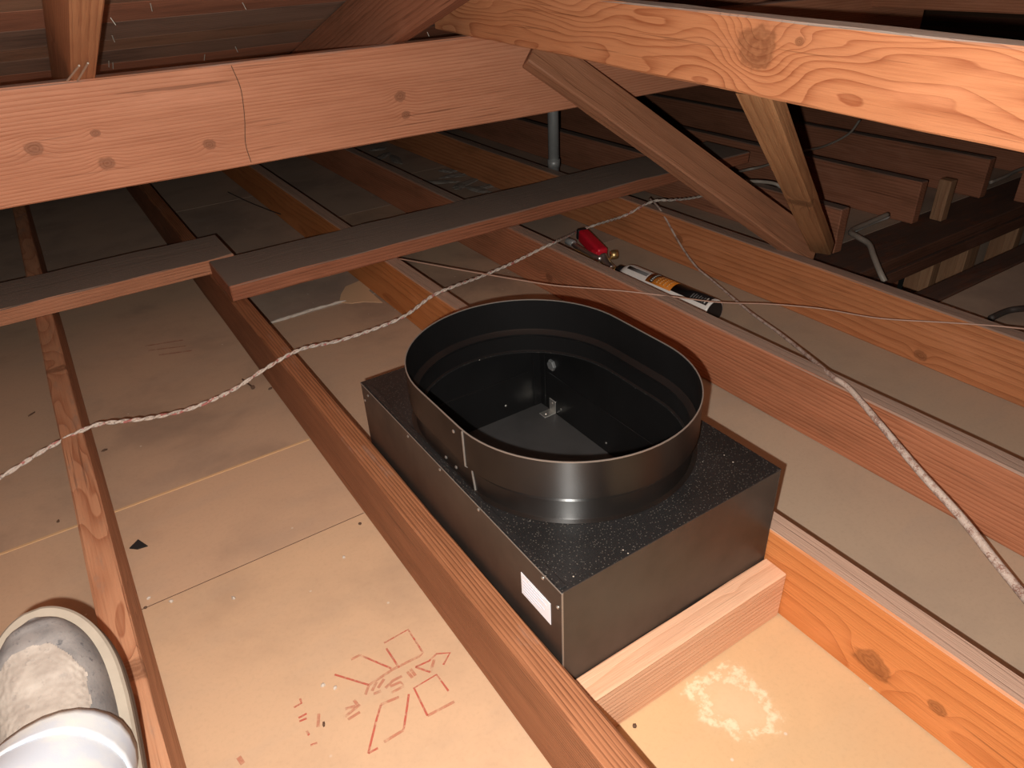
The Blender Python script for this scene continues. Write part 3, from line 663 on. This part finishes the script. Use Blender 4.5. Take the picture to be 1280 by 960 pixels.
B = [[(880, 265), (700, 355), (540, 460), (515, 525)], [(480, 260), (420, 290)], [(950, 375), (975, 290)], [(930, 665), (1110, 570)], [(640, 840), (770, 760)], [(650, 480), (700, 430), (760, 400)], [(680, 470), (750, 440), (775, 465), (690, 512)],
     [(620, 590), (690, 560), (740, 540)], [(795, 370), (830, 412)], [(815, 352), (850, 398)], [(600, 480), (640, 420)], [(560, 500), (590, 440)], [(570, 520), (620, 500)], [(380, 670), (480, 590)], [(440, 560), (470, 600)], [(205, 650), (200, 740)], [(380, 620), (450, 600)], [(400, 690), (480, 640)]]
strokes(B, .0042, M['redfaint'], FZ + .0006)
strokes([[(-950, -1800), (-700, -1840)], [(-930, -1770), (-680, -1800)], [(-860, -1740), (-640, -1770)], [(-330, 940), (-300, 985)]], .006, M['redfaint'], FZ + .0005)
# torn pale paper patch and plaster squeezed up along a seam
P = [(424, 378), (426, 368), (432, 358), (444, 353), (458, 347), (466, 349), (466, 357), (461, 363), (470, 371), (478, 378), (455, 377), (440, 379)]
bm = bmesh.new(); top = [bm.verts.new(atz(u, v, FZ + .0012)) for u, v in P]; bot = [bm.verts.new(v.co - Vector((0, 0, .0012))) for v in top]
bm.faces.new(top); bm.faces.new(bot[::-1])
for k in range(len(P)): bm.faces.new((top[k], bot[k], bot[(k + 1) % len(P)], top[(k + 1) % len(P)]))
bmesh.ops.recalc_face_normals(bm, faces=bm.faces[:])
tag(obj('paper_patch', bm, plain('pale_paper', (.70, .46, .27), .85, 0, .12, 30)), 'pale torn paper patch on the drywall under the flat board', 'paper')
def lump(name, c, sx, sy, sz, mat, rz=0., seed=0, sub=2):
    bm = bmesh.new(); bmesh.ops.create_icosphere(bm, subdivisions=sub, radius=1)
    for v in bm.verts:
        d = 1 + .38 * mnoise.noise(v.co * 1.7 + Vector((seed * 3.1, seed, 0))) + .25 * mnoise.noise(v.co * 6 + Vector((seed, 0, seed))); v.co = Vector((v.co.x * sx * d, v.co.y * sy * d, max(v.co.z, -.3) * sz * d))
    o = obj(name, bm, mat); o.location = (c[0], c[1], c[2] + .28 * sz); o.rotation_euler = (0, 0, rz); return o
for k, (u, v, ln) in enumerate(((352, 400, .035), (372, 394, .040), (386, 389, .034), (402, 385, .030), (420, 380, .030))):
    tag(lump('plaster_ridge', atz(u, v, FZ), ln, .006 - .0006 * k, .005, M['plaster'], .0, k), 'white plaster crumb squeezed up along the drywall seam', 'plaster', 'plaster squeezed up along the seam')
for k, (u, v) in enumerate(((472, 187), (480, 195), (495, 200), (560, 214), (570, 220), (584, 229), (575, 233), (597, 237), (548, 228), (606, 234))):
    tag(lump('plaster_debris', atz(u, v, FZ), .045 + .02 * (k % 3), .022, .005, plain('dusty_debris', (.34, .30, .26), .95, 0, .6, 40, .1, .8) if k == 0 else bpy.data.materials['dusty_debris'], k * .7, k + 9, 3), 'pale dusty debris heaped on the drywall behind the flat board', 'debris', 'debris behind the flat board')
bm = bmesh.new(); pt = [atz(u, v, FZ) for u, v in ((162, 686), (173, 675), (185, 683), (172, 687))]
lo_ = [bm.verts.new(p) for p in pt]; hi = [bm.verts.new(p + Vector((0, 0, .002))) for p in pt]
bm.faces.new(lo_[::-1]); bm.faces.new(hi)
for k in range(4): bm.faces.new((lo_[k], lo_[(k + 1) % 4], hi[(k + 1) % 4], hi[k]))
bmesh.ops.recalc_face_normals(bm, faces=bm.faces[:])
tag(obj('roofing_scrap', bm, M['dark']), 'small black triangular scrap lying on the drywall', 'scrap')
nl = empty('nail', atz(312, 480, FZ + .004)); a = atz(303, 474, FZ + .003) - nl.location; b = atz(316, 484, FZ + .006) - nl.location
rod('shank', a, b, .0021, M['chip'], nl, 6); rod('head', b, b + (b - a).normalized() * .0015, .005, M['chip'], nl, 10); tag(nl, 'rusty nail lying on the drywall under the twisted wire', 'nail')
CH = ((131, 563, .007, .004), (73, 652, .004, .003), (40, 518, .002, .010), (338, 486, .006, .004), (405, 906, .004, .002), (182, 760, .003, .003), (793, 908, .0035, .0035), (450, 655, .003, .003), (640, 858, .003, .002))
for k, (u, v, a, b) in enumerate(CH[:-1]):
    tag(lump('wood_chip', atz(u, v, FZ), a, b, .003, M['chip'], k * 1.1, k + 30, 1), ('dark chip on the drywall beside the wavy-grained joist', 'tiny dark speck on the drywall near the bright seam strip', 'thin dark splinter on the drywall across the joist from the nail',
        'dark chip against the fine-grained joist beside the nail', 'tiny dark sliver beside the red stamped emblem', 'tiny dark speck where the dark drywall seam meets the joist', 'round dark dot on the drywall by the pale block', 'tiny dark speck below the dark seam near the fine-grained joist')[k], 'chip', 'tiny chips scattered on the drywall')
for k, (u, v) in enumerate(((404, 857), (419, 860), (292, 748), (214, 752), (186, 748), (430, 697))):
    tag(lump('plaster_crumb', atz(u, v, FZ), .004, .003, .003, M['plaster'], k * .9, k + 50, 1), ('white crumb by the red stamped emblem', 'white crumb by the red stamped emblem', 'white crumb by the dark drywall seam', 'white crumb by the dark drywall seam', 'white crumb by the dark drywall seam', 'lone white crumb near the fine-grained joist')[k], 'crumb', 'white crumbs on the drywall')

# ------------------------------------------------------------------ the person's foot
def suede():
    t = NT('grey_suede'); P = t.n('ShaderNodeTexCoord').outputs['Object']; a = t.noise(P, 26, 5, .65); b = t.noise(P, 160, 3, .7)
    c = t.mix(t.smooth(a, .35, .68), (.20, .185, .175), (.12, .115, .115)); c = t.mix(t.smooth(b, .55, .8), c, (.06, .06, .066)); t.lk(c, t.b.inputs['Base Color'])
    t.b.inputs['Roughness'].default_value = .9; t.bump(b, .4, .001); return t.m
def patchm():
    t = NT('scuffed_patch'); P = t.n('ShaderNodeTexCoord').outputs['Object']; a = t.noise(P, 40, 4, .6); b = t.noise(P, 130, 3, .6)
    c = t.mix(t.smooth(a, .35, .70), (.30, .262, .225), (.235, .20, .17)); c = t.mix(t.math('MULTIPLY', t.smooth(b, .56, .70), .5), c, (.15, .13, .115)); t.lk(c, t.b.inputs['Base Color'])
    t.b.inputs['Roughness'].default_value = .75; t.bump(b, .5, .001); return t.m
def denim():
    t = NT('pale_trousers'); P = t.n('ShaderNodeTexCoord').outputs['Object']; a = t.noise(P, 18, 4, .6); b = t.noise(P, 700, 2)
    c = t.mix(t.smooth(a, .4, .66), (.44, .485, .55), (.56, .57, .545)); t.lk(c, t.b.inputs['Base Color']); t.b.inputs['Roughness'].default_value = .9; t.bump(b, .15, .0006); return t.m
HEEL = Vector((-.474, .437, .006)); TOE = Vector((-.464, .672, .163)); fa = (TOE - HEEL); FL = fa.length
fm = frame(HEEL, fa, (0, 0, 1))       # local x toward the toe, y to the wearer's left, z up
ank = HEEL + Vector((-.008, .005, .10)); knee = Vector((-.62, .06, .30)); hip = Vector((-.66, -.40, .10))
per = obj('person', tube_bm(catmull([fm @ Vector((.23, 0, .045)), fm @ Vector((.15, 0, .055)), fm @ Vector((.07, 0, .065)), ank, ank.lerp(knee, .45), knee, knee.lerp(hip, .5), hip], 6),
      [(.020 + .030 * min(1, max(0, (i - 15) / 22))) for i in range(43)], 12), plain('skin', (.5, .3, .22), .6), None, True)
tag(per, 'person with one leg in pale trousers and a scuffed grey shoe on the joist', 'person')
def hw(s):                             # half width of the shoe along its length
    base = .034 + .0125 * max(0., min(1., (s - .15) / .5)) ** 1.5 * (2 - max(0., min(1., (s - .15) / .5)))
    if s > .70: base *= max(0., 1 - ((s - .70) / .302) ** 2.3) ** .5
    if s < .12: base *= max(.05, 1 - ((.12 - s) / .125) ** 2.4) ** .5
    return base
def hh(s):
    k = [(0, .075), (.1, .085), (.3, .088), (.45, .078), (.6, .062), (.75, .050), (.88, .041), (.96, .030), (1, .012)]
    for (a, b), (c, d) in zip(k, k[1:]):
        if s <= c: t = (s - a) / (c - a); t = t * t * (3 - 2 * t); return b + (d - b) * t
    return .012
SOLE = .026
def upt(s, th, off=0.):
    e = .72; c_, s_ = math.cos(th), math.sin(th)
    yy = math.copysign(abs(c_) ** e, c_) * (hw(s) + off); zz = abs(s_) ** .85 * (hh(s) + off)
    return Vector((s * FL, yy, SOLE + zz))
ns, nt = 44, 24; V_, F_ = [], []
for i in range(ns + 1):
    s = 1 - (1 - i / ns) ** 1.35
    for j in range(nt + 1): V_.append(upt(s, math.pi * j / nt))
for i in range(ns):
    for j in range(nt): a = i * (nt + 1) + j; F_.append((a, a + 1, a + nt + 2, a + nt + 1))
def child(o, parent, m):
    o.parent = parent; o.matrix_parent_inverse = Matrix.Identity(4); o.matrix_basis = parent_inv(parent) @ m
shoe = meshobj('shoe', V_, F_, suede(), None, True); child(shoe, per, fm); shoe['label'] = 'grey suede work shoe'
ol = []
for k in range(121):
    u = math.pi * k / 120; sv = .5 - .5 * math.cos(u); ol.append((sv * FL, hw(sv)))
ol = ol + [(x_, -y_) for x_, y_ in ol[::-1]][1:-1]
def slab(z0, z1, grow, name, mat):
    V_, F_ = [], []; m = len(ol); prof_ = [(z0, grow - .002), (z0 + .003, grow), (z1 - .003, grow), (z1, grow - .0025)]
    for z, gq in prof_:
        for (xx, yy) in ol:
            d = Vector((xx - min(max(xx, FL * .2), FL * .72), yy)); d.normalize(); V_.append((xx + d.x * (gq + .0105), yy + d.y * (gq + .0105), z))
    for i in range(3):
        for k in range(m): F_.append((i * m + k, i * m + (k + 1) % m, (i + 1) * m + (k + 1) % m, (i + 1) * m + k))
    F_.append(tuple(range(m))); F_.append(tuple(range(3 * m, 4 * m)))
    o = meshobj(name, V_, F_, mat); child(o, shoe, fm); return o
slab(0, .022, 0, 'outsole', plain('brown_rubber', (.10, .07, .05), .8, 0, .4)); slab(.022, .032, 0, 'welt', plain('cream_rubber', (.30, .255, .20), .8, 0, .5, 50))
V_, F_ = [], []; idx = {}
def inp(s, th):                        # irregular worn patch outline in (s, angle)
    c = math.cos(th)
    cs, ct = .735, .06; ds = (s - cs) / .150; dt = (c - ct) / .70
    return ds * ds * (1 if ds > 0 else .8) + dt * dt * (1.0 + .5 * ds) < 1 + .16 * mnoise.noise(Vector((s * 26, th * 5, 1)))
ms, mt_ = 150, 110
for i in range(ms):
    for j in range(mt_):
        s0, s1 = .50 + .45 * i / ms, .50 + .45 * (i + 1) / ms; t0, t1 = math.pi * j / mt_, math.pi * (j + 1) / mt_
        if inp((s0 + s1) / 2, (t0 + t1) / 2):
            q = []
            for ss, tt in ((s0, t0), (s1, t0), (s1, t1), (s0, t1)):
                key = (round(ss, 5), round(tt, 5))
                if key not in idx: idx[key] = len(V_); V_.append(upt(ss, tt, .0016 + .0006 * mnoise.noise(Vector((ss * 60, tt * 14, 0)))))
                q.append(idx[key])
            F_.append(q)
pt_ = meshobj('toe_patch', V_, F_, patchm(), None, True); child(pt_, shoe, fm); pt_['label'] = 'cream worn toe patch'
# trousers: a wide tube from the hem up past the knee, then to the hip
hemc = fm @ Vector((.134, .004, .056))
cen = catmull([hemc, hemc.lerp(knee, .16), hemc.lerp(knee, .4), hemc.lerp(knee, .7), knee, knee.lerp(hip, .5), hip], 10)
rad = []
for i in range(len(cen)):
    t = i / (len(cen) - 1); rad.append((.055 + .040 * t, .060 + .04 * t))
def slant(bm):                         # the hem hangs askew: lower on one side of the instep
    bm.verts.ensure_lookup_table(); ax = (cen[0] - cen[4]).normalized(); pts0 = [v.co.copy() for v in bm.verts]
    for i, v in enumerate(bm.verts):
        w_ = max(0., 1 - (i // 28) / 14); v.co += ax * (pts0[i].x - hemc.x) * .42 * w_
bm = tube_bm(cen, rad, 28, None, False); slant(bm)
for v in bm.verts: v.co += Vector((mnoise.noise(v.co * 14), mnoise.noise(v.co * 14 + Vector((5, 1, 2))), mnoise.noise(v.co * 14 + Vector((9, 3, 1))))) * .0045
tro = obj('trousers', bm, denim(), None, True); tro.parent = per; tro['label'] = 'pale blue white work trousers'
sm = tro.modifiers.new('cloth_thickness', 'SOLIDIFY'); sm.thickness = .0025
hem = tube_bm(cen[:5], [(a + .0014, b + .0014) for a, b in rad[:5]], 28, None, False); slant(hem)
for v in hem.verts: v.co += Vector((mnoise.noise(v.co * 14), mnoise.noise(v.co * 14 + Vector((5, 1, 2))), mnoise.noise(v.co * 14 + Vector((9, 3, 1))))) * .0045
ho = obj('hem', hem, tro.data.materials[0], None, True); ho.parent = tro; sm = ho.modifiers.new('cloth_thickness', 'SOLIDIFY'); sm.thickness = .0012
